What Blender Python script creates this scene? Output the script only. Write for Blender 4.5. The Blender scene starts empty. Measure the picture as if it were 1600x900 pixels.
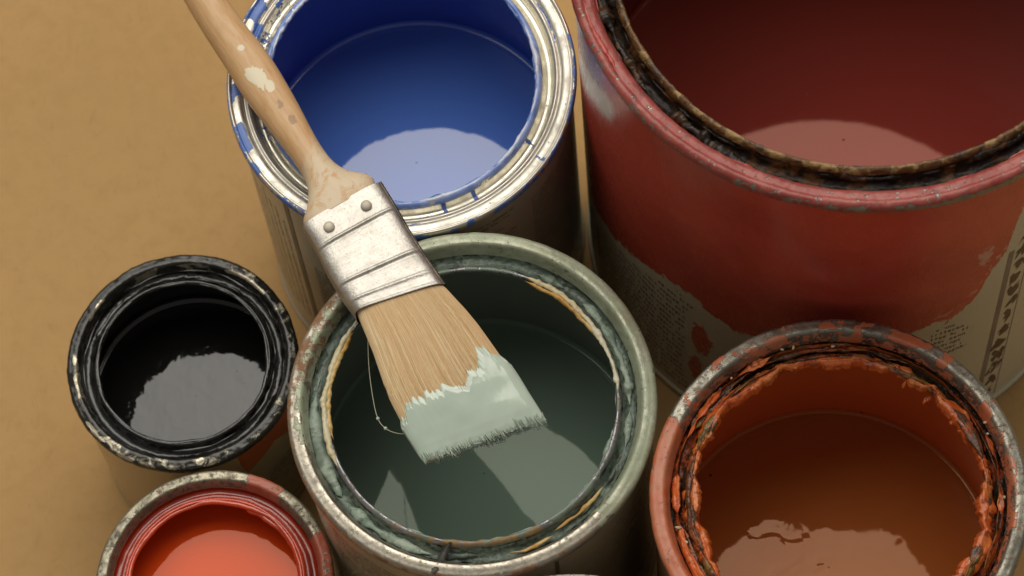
import bpy, math, random
import numpy as np
from mathutils import Matrix, Vector

scene = bpy.context.scene
COL = scene.collection
CM = 0.01                                   # everything below is written in centimetres

# ------------------------------------------------------------------ camera
cam_data = bpy.data.cameras.new('camera')
cam = bpy.data.objects.new('camera', cam_data)
COL.objects.link(cam)
cr = Vector((0.99176825, -0.11800037, -0.04971579))
cu = Vector((0.12804588, 0.91396164, 0.38506931))
cf = Vector((0.0, 0.38826542, -0.92154759))
M = Matrix.Identity(4)
for i in range(3):
    M[i][0], M[i][1], M[i][2] = cr[i], cu[i], -cf[i]
M[0][3], M[1][3], M[2][3] = 0.0, -36.46409892 * CM, 98.94750405 * CM
cam.matrix_world = M
cam_data.sensor_width = 36.0
cam_data.lens = 5002.965 / 1600 * 36
cam_data.clip_start = 0.02
cam_data.clip_end = 20
cam_data.dof.use_dof = True
cam_data.dof.focus_distance = 0.935
cam_data.dof.aperture_fstop = 20
scene.camera = cam

# ------------------------------------------------------------------ light
world = bpy.data.worlds.new('World')
scene.world = world
world.use_nodes = True
bg = world.node_tree.nodes['Background']
bg.inputs['Color'].default_value = (1.0, 0.95, 0.86, 1)
bg.inputs['Strength'].default_value = 0.20

def area(name, loc, target, sx, sy, radiance, col):
    d = bpy.data.lights.new(name, 'AREA')
    d.shape = 'RECTANGLE'
    d.size, d.size_y = sx * CM, sy * CM
    d.energy = radiance * math.pi * d.size * d.size_y
    d.color = col
    o = bpy.data.objects.new(name, d)
    COL.objects.link(o)
    o.location = Vector(loc) * CM
    o.rotation_euler = (Vector(target) - Vector(loc)).to_track_quat('-Z', 'Y').to_euler()
    return o
sb = area('softbox', (-8, 62, 122), (0, 2, 8), 150, 135, 3.1, (1.0, 0.955, 0.865))
# a cloth-fronted softbox is brightest over its lamp and falls off towards its edges
sb.data.use_nodes = True
_nt = sb.data.node_tree
_em = _nt.nodes['Emission']
_geo = _nt.nodes.new('ShaderNodeNewGeometry')
_d = _nt.nodes.new('ShaderNodeVectorMath'); _d.operation = 'DISTANCE'
_nt.links.new(_geo.outputs['Parametric'], _d.inputs[0]); _d.inputs[1].default_value = (.42, .58, 0)
_r = _nt.nodes.new('ShaderNodeMapRange'); _r.interpolation_type = 'SMOOTHSTEP'
for _k, _v in (('From Min', 0.0), ('From Max', .62), ('To Min', 1.30), ('To Max', .62)): _r.inputs[_k].default_value = _v
_nt.links.new(_d.outputs['Value'], _r.inputs['Value']); _nt.links.new(_r.outputs['Result'], _em.inputs['Strength'])

scene.view_settings.view_transform = 'Standard'
scene.view_settings.look = 'None'
scene.view_settings.exposure = 0.0
scene.view_settings.gamma = 1.0
scene.view_settings.use_curve_mapping = False
scene.render.engine = 'CYCLES'
scene.cycles.max_bounces = 8
scene.cycles.glossy_bounces = 5
scene.cycles.diffuse_bounces = 5

# ------------------------------------------------------------------ noise
def _hash(ix, iy, iz, seed):
    h = (ix.astype(np.int64) * 374761393 + iy.astype(np.int64) * 668265263 + iz.astype(np.int64) * 2147483647 + seed * 1274126177) & 0xFFFFFFFF
    h = ((h ^ (h >> 13)) * 1274126177) & 0xFFFFFFFF
    h = ((h ^ (h >> 16)) * 2246822519) & 0xFFFFFFFF
    return ((h ^ (h >> 15)) & 0xFFFFFF) / float(0xFFFFFF) * 2 - 1

def vn(P, freq, seed=0):
    Q = np.asarray(P, float) * freq
    I = np.floor(Q); F = Q - I
    F = F * F * (3 - 2 * F)
    x, y, z = I[..., 0], I[..., 1], I[..., 2]
    out = 0
    for dx in (0, 1):
        for dy in (0, 1):
            for dz in (0, 1):
                w = (F[..., 0] if dx else 1 - F[..., 0]) * (F[..., 1] if dy else 1 - F[..., 1]) * (F[..., 2] if dz else 1 - F[..., 2])
                out = out + w * _hash(x + dx, y + dy, z + dz, seed)
    return out

def fbm(P, freq, seed=0, octv=3):
    s, a, t = 0, 1.0, 0
    for o in range(octv):
        s = s + a * vn(P, freq * 2 ** o, seed + 17 * o); t += a; a *= .5
    return s / t

def sstep(a, b, x):
    t = np.clip((x - a) / (b - a), 0, 1)
    return t * t * (3 - 2 * t)

def arc(a, a0, a1, soft=3.0):
    """1 inside the angle range a0..a1 (degrees, counter-clockwise), soft ends"""
    soft = soft * 1.8
    span = (a1 - a0) % 360
    d = (np.asarray(a) - a0) % 360
    return np.maximum(sstep(-soft, soft, d) * (1 - sstep(span - soft, span + soft, d)), sstep(360 - soft, 360 + soft, d))

def band(x, x0, x1, soft=0.04):
    return sstep(x0 - soft, x0 + soft, x) * (1 - sstep(x1 - soft, x1 + soft, x))

# ------------------------------------------------------------------ node helper
class G:
    def __init__(self, name):
        self.m = bpy.data.materials.new(name)
        self.m.use_nodes = True
        self.nt = self.m.node_tree
        self.p = self.nt.nodes['Principled BSDF']
        self._obj = None
    def node(self, t): return self.nt.nodes.new(t)
    def put(self, sock, v):
        if isinstance(v, bpy.types.NodeSocket): self.nt.links.new(v, sock)
        elif isinstance(v, (tuple, list)):
            sock.default_value = (*v, 1.0) if (len(v) == 3 and sock.type == 'RGBA') else v
        else: sock.default_value = v
    def obj(self):
        if self._obj is None: self._obj = self.node('ShaderNodeTexCoord').outputs['Object']
        return self._obj
    def scalev(self, v, s):
        n = self.node('ShaderNodeMapping'); self.put(n.inputs['Vector'], v); n.inputs['Scale'].default_value = s
        return n.outputs[0]
    def noise(self, scale, detail=3, rough=.5, dist=0, vec=None):
        n = self.node('ShaderNodeTexNoise')
        self.put(n.inputs['Vector'], self.obj() if vec is None else vec)
        n.inputs['Scale'].default_value = scale; n.inputs['Detail'].default_value = detail
        n.inputs['Roughness'].default_value = rough; n.inputs['Distortion'].default_value = dist
        return n.outputs['Fac']
    def voronoi(self, scale, feature='F1', vec=None):
        n = self.node('ShaderNodeTexVoronoi'); n.feature = feature
        self.put(n.inputs['Vector'], self.obj() if vec is None else vec)
        n.inputs['Scale'].default_value = scale
        return n.outputs['Distance']
    def attr(self, name, vec=False):
        n = self.node('ShaderNodeAttribute'); n.attribute_name = name
        return n.outputs['Vector' if vec else 'Fac']
    def math(self, op, a, b=0.0, clamp=False):
        n = self.node('ShaderNodeMath'); n.operation = op; n.use_clamp = clamp
        self.put(n.inputs[0], a); self.put(n.inputs[1], b)
        return n.outputs[0]
    def range(self, x, a, b, c=0.0, d=1.0, smooth=True):
        n = self.node('ShaderNodeMapRange'); n.interpolation_type = 'SMOOTHSTEP' if smooth else 'LINEAR'
        self.put(n.inputs['Value'], x)
        for k, v in zip(('From Min', 'From Max', 'To Min', 'To Max'), (a, b, c, d)): n.inputs[k].default_value = v
        return n.outputs['Result']
    def mix(self, f, a, b):
        n = self.node('ShaderNodeMix'); n.data_type = 'RGBA'
        self.put(n.inputs['Factor'], f); self.put(n.inputs['A'] if False else n.inputs[6], a); self.put(n.inputs[7], b)
        return n.outputs[2]
    def mixf(self, f, a, b):
        n = self.node('ShaderNodeMix'); n.data_type = 'FLOAT'
        self.put(n.inputs[0], f); self.put(n.inputs[2], a); self.put(n.inputs[3], b)
        return n.outputs[0]
    def bump(self, h, strength=.5, dist=.0005, normal=None):
        n = self.node('ShaderNodeBump')
        n.inputs['Strength'].default_value = strength; n.inputs['Distance'].default_value = dist
        self.put(n.inputs['Height'], h)
        if normal is not None: self.put(n.inputs['Normal'], normal)
        return n.outputs['Normal']
    def mask(self, a, scale, amp=.8, thr=.5, soft=.05, detail=4, rough=.6):
        """attribute broken up by noise and cut to a patchy mask"""
        nz = self.math('MULTIPLY', self.math('SUBTRACT', self.noise(scale, detail, rough), .5), amp)
        return self.range(self.math('ADD', a, nz), thr - soft, thr + soft)
    def out(self, **kw):
        names = {'color': 'Base Color', 'metal': 'Metallic', 'rough': 'Roughness', 'normal': 'Normal', 'spec': 'Specular IOR Level',
                 'coat': 'Coat Weight', 'coat_rough': 'Coat Roughness', 'ior': 'IOR', 'sss': 'Subsurface Weight'}
        for k, v in kw.items(): self.put(self.p.inputs[names[k]], v)
        return self.m

# ------------------------------------------------------------------ materials
def m_kraft():
    g = G('kraft_paper')
    a = g.noise(9, 5, .6); b = g.noise(160, 4, .65, .4); c = g.noise(900, 2, .5)
    fib = g.noise(420, 3, .6, 1.5, g.scalev(g.obj(), (1, .35, 1)))
    col = g.mix(g.range(a, .3, .7), (.485, .295, .118), (.51, .313, .127))
    col = g.mix(g.range(b, .38, .72, 0, .5), col, (.43, .255, .098))
    col = g.mix(g.range(fib, .56, .74, 0, .3), col, (.36, .205, .075))
    h = g.math('ADD', g.math('MULTIPLY', g.noise(22, 3), 1.6), g.math('MULTIPLY', c, .1))
    return g.out(color=col, rough=.78, spec=.25, normal=g.bump(h, .22, .002))

def m_liquid(name, col, rough=.04, bump_scale=None, bump_strength=.1, spec=.5, bump_dist=.0004, col2=None, tint=(1, 1, 1)):
    g = G(name)
    g.put(g.p.inputs['Specular Tint'], tint)
    c = col if col2 is None else g.mix(g.range(g.noise(35, 3), .35, .7), col, col2)
    kw = dict(color=c, rough=rough, spec=spec)
    h = g.noise(40, 2, .5)
    if bump_scale: kw['normal'] = g.bump(g.noise(bump_scale, 2, .5, .4), bump_strength, bump_dist)
    else: kw['normal'] = g.bump(g.math('ADD', h, g.math('MULTIPLY', g.noise(130, 2, .5), .12)), .07, .0005)
    d = g.math('MULTIPLY', g.range(g.voronoi(170), .03, .06, 1, 0), g.range(g.noise(60, 1), .60, .64))   # dust and skinned-over specks
    kw['color'] = g.mix(d, c, tuple(min(1, x * .5 + .02) for x in col)); kw['rough'] = g.mixf(d, rough, .4)
    return g.out(**kw)

def m_wrinkled(name, col, col2, tint):
    """a liquid with a wrinkled, drying skin"""
    g = G(name)
    g.put(g.p.inputs['Specular Tint'], tint)
    n1 = g.noise(170, 2, .5, 1.2); n2 = g.noise(60, 2, .5, .6)
    reg = g.attr('skin')
    h = g.math('MULTIPLY', g.math('ADD', g.math('MULTIPLY', g.range(g.noise(120, 1, .4, .8), .40, .66), .6), n2), reg)
    sp = g.voronoi(150); dots = g.range(sp, .05, .09, 1, 0)
    sel = g.range(g.noise(48, 1), .55, .6)
    c = g.mix(g.math('MULTIPLY', dots, sel), g.mix(n2, col, col2), (.06, .012, .004))
    return g.out(color=c, rough=.035, spec=.5, normal=g.bump(h, .13, .0010))

def m_rim(name, paint, metal=(.66, .62, .53), rust=(.17, .07, .025), paint2=None, paint_rough=.32, stain=.5, speck=0.0, scale=90, mrough=.3,
          soft=.05, thick=.5, wear_at=.68, wash=0.0, fine=1.2):
    """tin-plated rim, mottled and rusted, with dried paint on it (attributes paint, rust)"""
    g = G(name)
    n = g.noise(scale * 2.2, 5, .7); n2 = g.noise(scale * .7, 4, .6)
    mc = g.mix(g.range(n2, .42, .75, 0, stain), metal, tuple(x * .45 for x in metal))
    mc = g.mix(g.range(n, .55, .75, 0, .6 * stain), mc, tuple(x * .3 for x in metal))
    rr = g.mixf(g.range(n, .35, .7), mrough + .02, mrough + .30)
    met = g.mixf(g.range(n, .55, .8), 1.0, .7)
    if speck:
        s = g.range(g.noise(scale * 7, 3, .7), .5, .62, 0, speck)
        mc = g.mix(s, mc, (.07, .055, .04)); met = g.mixf(s, met, .25); rr = g.mixf(s, rr, .6)
    r = g.mask(g.attr('rust'), scale * 2.6, 1.1, .55, .12)
    rc = g.mix(g.noise(scale * 6, 3), rust, tuple(min(1, x * 2.1) for x in rust))
    col = g.mix(r, mc, rc); met = g.mixf(r, met, 0.0); rr = g.mixf(r, rr, .75)
    nz = g.math('ADD', g.math('MULTIPLY', g.math('SUBTRACT', g.noise(scale * 2.4, 4, .6, .6), .5), 1.7), g.math('MULTIPLY', g.math('SUBTRACT', g.noise(scale * 6.5, 4, .7), .5), fine))
    pm = g.range(g.math('ADD', g.attr('paint'), nz), .5 - soft, .5 + soft)
    pm = g.math('MULTIPLY', pm, g.range(g.noise(scale * 8, 3, .6), wear_at, wear_at + .05, 1, .15))
    if wash: pm = g.math('MULTIPLY', pm, g.range(g.noise(scale * 1.1, 4, .65, .8), .38, .62, 1 - wash, 1))
    pc = g.mix(g.range(g.noise(scale * 1.3, 5, .7, .5), .32, .7), paint, paint2 if paint2 is not None else tuple(x * .75 for x in paint))
    pc = g.mix(g.range(g.noise(scale * 4.5, 4, .7), .6, .74, 0, .5), pc, tuple(x * .4 for x in paint))
    col = g.mix(pm, col, pc); met = g.mixf(pm, met, 0.0); rr = g.mixf(pm, rr, g.mixf(n2, paint_rough - .08, paint_rough + .15))
    b1 = g.bump(g.math('ADD', g.math('MULTIPLY', n, .35), g.math('MULTIPLY', r, .3)), .25, .0003)
    b2 = g.bump(g.math('ADD', pm, g.math('MULTIPLY', g.noise(scale * 3, 4, .7), .5)), thick, .00025, b1)
    return g.out(color=col, metal=met, rough=rr, normal=b2)

def m_crust(name, cols, rough=.35, scale=110, dark=(.012, .009, .006), darkness=.5, bump=.6, coat=0.0, spec=.5):
    """thick dried paint, several skins over each other"""
    g = G(name)
    n1 = g.noise(scale, 5, .65, .3); n2 = g.noise(scale * .45, 3, .6); n3 = g.noise(scale * 3.2, 4, .7)
    c = cols[0]
    for i, k in enumerate(cols[1:]):
        c = g.mix(g.range(n1 if i % 2 == 0 else n2, .5 + .03 * i, .58 + .03 * i), c, k)
    c = g.mix(g.range(n3, .60 - .16 * darkness, .66 - .1 * darkness, 0, min(1, darkness * 1.5)), c, dark)
    h = g.math('ADD', n1, g.math('MULTIPLY', n3, .4))
    return g.out(color=c, rough=g.mixf(n1, max(.05, rough - .15), rough + .2), normal=g.bump(h, bump, .0008), coat=coat, coat_rough=.08, spec=spec)

def m_simple(name, col, rough=.5, metal=0.0, var=.25, scale=60, bump=.1, coat=0.0, spec=.5):
    g = G(name)
    n = g.noise(scale, 4, .6)
    c = g.mix(g.range(n, .35, .7), col, tuple(x * (1 - var) for x in col))
    return g.out(color=c, rough=g.mixf(n, max(.03, rough - .06), rough + .08), metal=metal, normal=g.bump(g.noise(scale * 5, 3), bump, .0003), coat=coat, coat_rough=.1, spec=spec)

def m_body(name, label, rough=.33, stain=(.30, .22, .12), paint=None, paint2=None, second=None):
    """printed can wall: clear-varnished litho print; attribute paint = brushed-over paint"""
    g = G(name)
    n = g.noise(25, 4, .6); n2 = g.noise(160, 4, .7)
    c = g.mix(g.range(n, .45, .8, 0, .5), label, stain)
    c = g.mix(g.range(n2, .62, .72, 0, .35), c, tuple(x * .5 for x in label))
    rr = g.mixf(n, rough - .06, rough + .1)
    kw = {}
    if paint is not None:
        brush = g.noise(120, 5, .7, .3, g.scalev(g.obj(), (1.0, 1.0, .30)))
        nz = g.math('MULTIPLY', g.math('SUBTRACT', brush, .5), .75)
        nf = g.math('MULTIPLY', g.math('SUBTRACT', g.noise(330, 4, .7, .3), .5), .42)
        pm = g.range(g.math('ADD', g.math('ADD', g.attr('paint'), nz), nf), .47, .53)
        pc = g.mix(g.range(g.noise(30, 4, .6), .3, .7), paint, paint2)
        pc = g.mix(g.range(g.math('ADD', g.attr('smear'), nz), .35, .9), pc, second[0])
        pc = g.mix(g.range(g.math('ADD', g.attr('smear2'), nz), .4, .75), pc, second[1])
        chips = g.range(g.math('ADD', g.attr('scuff'), g.math('MULTIPLY', g.math('SUBTRACT', g.noise(260, 4, .7, .8), .5), 1.6)), .82, .95)
        pc = g.mix(g.math('MULTIPLY', chips, .8), pc, (.62, .36, .28))
        c = g.mix(pm, c, pc)
        g.put(g.p.inputs['Specular IOR Level'], .34)
        rr = g.mixf(pm, rr, g.mixf(brush, .20, .34))
        h = g.math('ADD', g.math('MULTIPLY', pm, 1.0), g.math('MULTIPLY', brush, .9))
        kw['normal'] = g.bump(h, .45, .0005)
    else:
        kw['normal'] = g.bump(g.noise(40, 2), .05, .0006)
    return g.out(color=c, rough=rr, **kw)

# ------------------------------------------------------------------ object helpers
def link(o, parent=None):
    COL.objects.link(o)
    if parent is not None: o.parent = parent
    return o

def mesh_obj(name, V, F, mat, parent=None, attrs=None, smooth=True, kind=None):
    me = bpy.data.meshes.new(name)
    V = np.asarray(V, float) * CM
    me.from_pydata(V.tolist(), [], F if isinstance(F, list) else F.tolist())
    if smooth: me.polygons.foreach_set('use_smooth', [True] * len(me.polygons))
    for k, a in (attrs or {}).items():
        a = np.asarray(a, float)
        if a.ndim == 2:
            at = me.attributes.new(k, 'FLOAT_VECTOR', 'POINT'); at.data.foreach_set('vector', a.ravel())
        else:
            at = me.attributes.new(k, 'FLOAT', 'POINT'); at.data.foreach_set('value', a.ravel())
    me.materials.append(mat)
    me.update()
    o = bpy.data.objects.new(name, me)
    if kind: o['kind'] = kind
    return link(o, parent)

def thing(name, label, cat, loc, group=None):
    o = bpy.data.objects.new(name, None)
    o.empty_display_size = .02
    o.location = Vector(loc) * CM
    o['label'] = label; o['category'] = cat
    if group: o['group'] = group
    return link(o)

def grid_faces(n, m, wrap=True):
    """n columns (around, wrapped) by m rows: vertex index = i*m+j"""
    nn = n if wrap else n - 1
    i = np.arange(nn)[:, None]; j = np.arange(m - 1)[None, :]
    i2 = (i + 1) % n
    return np.stack([i * m + j, i2 * m + j, i2 * m + j + 1, i * m + j + 1], -1).reshape(-1, 4)

def catmull(P, sub):
    P = np.asarray(P, float)
    Q = np.vstack([2 * P[0] - P[1], P, 2 * P[-1] - P[-2]])
    out = []
    for k in range(1, len(Q) - 2):
        p0, p1, p2, p3 = Q[k - 1], Q[k], Q[k + 1], Q[k + 2]
        for s in range(sub):
            t = s / sub
            out.append(.5 * ((2 * p1) + (-p0 + p2) * t + (2 * p0 - 5 * p1 + 4 * p2 - p3) * t * t + (-p0 + 3 * p1 - 3 * p2 + p3) * t ** 3))
    out.append(P[-1])
    return np.array(out)

def lathe(name, prof, mat, parent, seg=540, disp=None, attrs=None, a0=None, a1=None, warp=0.0):
    """prof: (r,z) list in cm. disp(a_deg, r, z, P, s)->normal offset; attrs name->f(a_deg, r, z, P, s)"""
    prof = np.asarray(prof, float); m = len(prof)
    wrap = a0 is None
    a = np.linspace(0, 2 * np.pi, seg, endpoint=False) if wrap else np.radians(np.linspace(a0, a1, seg))
    t = np.gradient(prof, axis=0); nrm = np.stack([t[:, 1], -t[:, 0]], -1); nrm /= np.linalg.norm(nrm, axis=1, keepdims=True) + 1e-12
    A = np.repeat(a[:, None], m, 1); R = np.repeat(prof[None, :, 0], seg, 0); Z = np.repeat(prof[None, :, 1], seg, 0)
    S = np.repeat(np.linspace(0, 1, m)[None], seg, 0)
    P = np.stack([R * np.cos(A), R * np.sin(A), Z], -1)
    AD = (np.degrees(A) + 180) % 360 - 180
    if disp is not None:
        d = disp(AD, R, Z, P, S)
        NR = np.repeat(nrm[None, :, 0], seg, 0) * d; NZ = np.repeat(nrm[None, :, 1], seg, 0) * d
        R2 = R + NR
        P2 = np.stack([R2 * np.cos(A), R2 * np.sin(A), Z + NZ], -1)
    else: P2 = P
    AW = (AD + warp * 5.0 * fbm(P, 1.7, 77, 3) + 180) % 360 - 180 if warp else AD
    RW = R + warp * .09 * fbm(P, 1.9, 78, 3) if warp else R
    at = {k: f(AW, RW, Z, P, S).ravel() for k, f in (attrs or {}).items()}
    return mesh_obj(name, P2.reshape(-1, 3), grid_faces(seg, m, wrap), mat, parent, at)

def glop(name, r, z, rr, rz, mat, parent, a0=0, a1=360, seg=540, amp=.5, freq=4, seed=0, wob=.0, wobf=1.2, k=12, gate=None, droop=0.0, taper=6, lump=.7):
    """a lumpy bead of paint lying along a circle: cross-section radii rr, rz (cm)"""
    full = abs(a1 - a0) >= 359.9
    a = np.radians(np.linspace(a0, a1, seg, endpoint=not full))
    C = np.stack([np.cos(a) * r, np.sin(a) * r, np.full_like(a, z)], -1)
    big = fbm(C, wobf, seed + 3, 2); med = fbm(C, freq, seed + 5, 3)
    med = fbm(C, freq * .45, seed + 5, 2)
    sc = np.clip(1 + amp * 1.3 * big + amp * med, .05, 3)
    if gate is not None: sc = sc * gate(np.degrees(a), C)
    if not full:
        d = np.minimum(np.degrees(a) - a0, a1 - np.degrees(a)); sc = sc * sstep(0, taper, d + .01)
    ph = np.linspace(0, 2 * np.pi, k, endpoint=False)
    rc = r + wob * fbm(C, wobf * 1.4, seed + 9, 2)
    zc = z + wob * .5 * fbm(C, wobf * 1.7, seed + 11, 2) - droop * sc
    RR = rc[:, None] + rr * sc[:, None] * np.cos(ph)[None]
    ZZ = zc[:, None] + rz * sc[:, None] * np.sin(ph)[None]
    P = np.stack([RR * np.cos(a)[:, None], RR * np.sin(a)[:, None], ZZ], -1)
    nz = fbm(P, 6.0, seed + 21, 2)
    RR = RR + nz * rr * lump * np.cos(ph)[None] * np.minimum(sc, 1)[:, None]
    ZZ = ZZ + nz * rz * lump * np.sin(ph)[None] * np.minimum(sc, 1)[:, None]
    P = np.stack([RR * np.cos(a)[:, None], RR * np.sin(a)[:, None], ZZ], -1)
    F = grid_faces(seg, k, full).tolist()
    base = grid_faces(seg, k, full)
    n = seg if full else seg - 1
    i = np.arange(n); i2 = (i + 1) % seg
    close = np.stack([i * k + k - 1, i2 * k + k - 1, i2 * k, i * k], -1)
    F = np.vstack([base, close])
    return mesh_obj(name, P.reshape(-1, 3), F, mat, parent)

def skin_ring(name, ro, ri, ztop, mat, parent, seed=0, ro_amp=.1, ri_amp=.2, thick=.05, amp=.05, freq=4, gate=None, seg=1080, rows=22, dome=.0, hang=.16):
    """a torn skin of paint lying over a circular lip: ragged outer edge ro, ragged inner edge ri; ztop(f) its height, f=0 outer..1 inner"""
    a = np.linspace(0, 2 * np.pi, seg, endpoint=False)
    C = np.stack([np.cos(a) * 4.2, np.sin(a) * 4.2, 0 * a], -1)
    def rag(s): return .55 * fbm(C, 1.1, s, 2) + .45 * fbm(C, 3.2, s + 4, 3) + .10 * fbm(C, 10, s + 8, 2)
    Ro = ro + ro_amp * rag(seed + 1); Ri = ri + ri_amp * rag(seed + 2)
    if gate is not None:
        gt = gate(np.degrees(a), C); mid = (Ro + Ri) / 2; Ro = mid + (Ro - mid) * gt; Ri = mid + (Ri - mid) * gt
    f = np.linspace(0, 1, rows)
    rad = Ro[:, None] + (Ri - Ro)[:, None] * f[None]
    z = ztop(f)[None] + 0 * rad
    P = np.stack([rad * np.cos(a)[:, None], rad * np.sin(a)[:, None], z], -1)
    Q = np.stack([np.cos(a)[:, None] * 2.2 + 0 * rad, np.sin(a)[:, None] * 2.2 + 0 * rad, rad * 2.4], -1)
    d = amp * (.8 * fbm(Q, freq * .8, seed + 5, 2) + .5 * np.abs(fbm(Q, freq * 1.6, seed + 6, 2)) + .12 * fbm(P, freq * 4, seed + 7, 2))
    edge = np.minimum(1, np.minimum(f, 1 - f) / .18)[None] ** .6
    z2 = z + (thick + d) * edge
    top = np.stack([P[..., 0], P[..., 1], z2], -1)
    Rb = Ri + .06; zb = ztop(np.array([1.0]))[0] - hang * (1 + .8 * rag(seed + 9))
    low = np.stack([Rb * np.cos(a), Rb * np.sin(a), zb], -1)[:, None]
    V = np.concatenate([top, low], 1)
    return mesh_obj(name, V.reshape(-1, 3), grid_faces(seg, rows + 1, True), mat, parent)

def tube(name, pts, rad, mat, parent, k=6):
    P = catmull(pts, 8); n = len(P)
    T = np.gradient(P, axis=0); T /= np.linalg.norm(T, axis=1, keepdims=True)
    up = np.array([0, 0, 1.0]); U = np.cross(T, up); U /= np.linalg.norm(U, axis=1, keepdims=True) + 1e-9; W = np.cross(U, T)
    ph = np.linspace(0, 2 * np.pi, k, endpoint=False)
    rad = np.broadcast_to(np.asarray(rad, float), (n,))
    V = P[:, None] + rad[:, None, None] * (np.cos(ph)[None, :, None] * U[:, None] + np.sin(ph)[None, :, None] * W[:, None])
    i = np.arange(n - 1)[:, None]; j = np.arange(k)[None]; j2 = (j + 1) % k
    F = np.stack([i * k + j, (i + 1) * k + j, (i + 1) * k + j2, i * k + j2], -1).reshape(-1, 4)
    return mesh_obj(name, V.reshape(-1, 3), F, mat, parent)

def blob(name, c, rx, ry, rz, mat, parent, seed=0, amp=.35, freq=6, n=20, rot=0.0):
    """small rounded lump"""
    th = np.linspace(0, np.pi, n // 2 + 1)[:, None]; ph = np.linspace(0, 2 * np.pi, n, endpoint=False)[None]
    D = np.stack([np.sin(th) * np.cos(ph), np.sin(th) * np.sin(ph), np.cos(th) + 0 * ph], -1)
    s = 1 + amp * fbm(D * 1.0 + seed * 3.1, freq * .3, seed, 2)
    P = D * s[..., None] * np.array([rx, ry, rz])
    ca, sa = math.cos(rot), math.sin(rot)
    P = np.stack([P[..., 0] * ca - P[..., 1] * sa, P[..., 0] * sa + P[..., 1] * ca, P[..., 2]], -1) + np.array(c)
    m = n // 2 + 1
    i = np.arange(m - 1)[:, None]; j = np.arange(n)[None]; j2 = (j + 1) % n
    F = np.stack([i * n + j, (i + 1) * n + j, (i + 1) * n + j2, i * n + j2], -1).reshape(-1, 4)
    return mesh_obj(name, P.reshape(-1, 3), F, mat, parent)

GLYPHS = [[(0, 0, .25, 1)], [(0, 0, .2, 1), (.2, .8, .8, 1), (.6, 0, .8, .8)], [(0, 0, .7, .2), (0, .8, .7, 1), (0, .2, .2, .8), (.5, .2, .7, .8)],
          [(0, 0, .7, .2), (0, .8, .7, 1), (0, .2, .2, .8)], [(.2, 0, .4, 1.4), (0, .8, .65, 1)], [(0, 0, .2, 1.5), (.2, .8, .7, 1), (.5, 0, .7, .8)],
          [(0, .4, .7, .55), (0, .8, .7, 1), (0, 0, .2, .8), (.2, 0, .7, .18), (.5, .55, .7, .8)], [(0, -.5, .2, 1), (.2, .8, .7, 1), (.5, 0, .7, .8), (.2, 0, .5, .2)]]

def fine_print(name, R, a0, a1, z0, z1, mat, parent, xh=.12, lead=.3, seed=1, upright=False, keep=None, ragged=.3, density=1.0):
    """rows of tiny unreadable lettering on a can wall between angles a0..a1 (deg) and heights z0..z1"""
    rnd = random.Random(seed); V = []; F = []
    L = math.radians(a1 - a0) * R; Hh = z1 - z0
    across, down = (L, Hh) if not upright else (Hh, L)
    y = down - xh
    while y > 0:
        x = 0; end = across * (1 - ragged * rnd.random() ** 2)
        if rnd.random() < .12: y -= lead * .7; continue
        while x < end:
            for _ in range(rnd.randint(2, 9)):
                g = rnd.choice(GLYPHS); w = .62 * xh * 1.3
                if x + w > end: break
                for (x0, y0, x1, y1) in g:
                    q = [(x + x0 * w, y + y0 * xh), (x + x1 * w, y + y0 * xh), (x + x1 * w, y + y1 * xh), (x + x0 * w, y + y1 * xh)]
                    pts = []
                    for (s, v) in q:
                        if upright: s, v = L - v, s
                        a = math.radians(a0) + s / R
                        pts.append((R * math.cos(a), R * math.sin(a), z0 + v, math.degrees(a)))
                    if keep is None or all(keep(p[3], p[2]) for p in pts):
                        b = len(V); V += [p[:3] for p in pts]; F.append([b, b + 1, b + 2, b + 3])
                x += w * 1.12
            x += xh * .7
        y -= lead
    if not V: return None
    return mesh_obj(name, V, F, mat, parent, smooth=False, kind='stuff')

def wall_patch(name, R, poly, mat, parent, n=24):
    """a flat printed shape on a can wall; poly = (angle, z) outline"""
    poly = np.asarray(poly, float); V = []
    for k in range(len(poly)):
        p, q = poly[k], poly[(k + 1) % len(poly)]
        for s in range(n): V.append(p + (q - p) * s / n)
    V = np.array(V); a = np.radians(V[:, 0])
    c = V.mean(0); nv = len(V)
    rings = []
    for f in np.linspace(1, 0, 9)[:-1]:
        W = c + (V - c) * f; a = np.radians(W[:, 0]); rings.append(np.stack([R * np.cos(a), R * np.sin(a), W[:, 1]], -1))
    P = np.vstack(rings + [np.array([[R * math.cos(math.radians(c[0])), R * math.sin(math.radians(c[0])), c[1]]])])
    F = []
    for k in range(len(rings) - 1):
        for i in range(nv): F.append([k * nv + i, k * nv + (i + 1) % nv, (k + 1) * nv + (i + 1) % nv, (k + 1) * nv + i])
    k = len(rings) - 1
    for i in range(nv): F.append([k * nv + i, k * nv + (i + 1) % nv, len(P) - 1])
    return mesh_obj(name, P, F, mat, parent)

# ------------------------------------------------------------------ the table paper
xs = np.linspace(-90, 90, 121)
X, Y = np.meshgrid(xs, xs, indexing='ij')
P = np.stack([X, Y, 0 * X], -1).reshape(-1, 3)
P[:, 2] = .05 * (fbm(P, .06, 4, 2) - 1)
paper = mesh_obj('paper_ground', P, grid_faces(121, 121, False), m_kraft())
paper['kind'] = 'structure'

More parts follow.
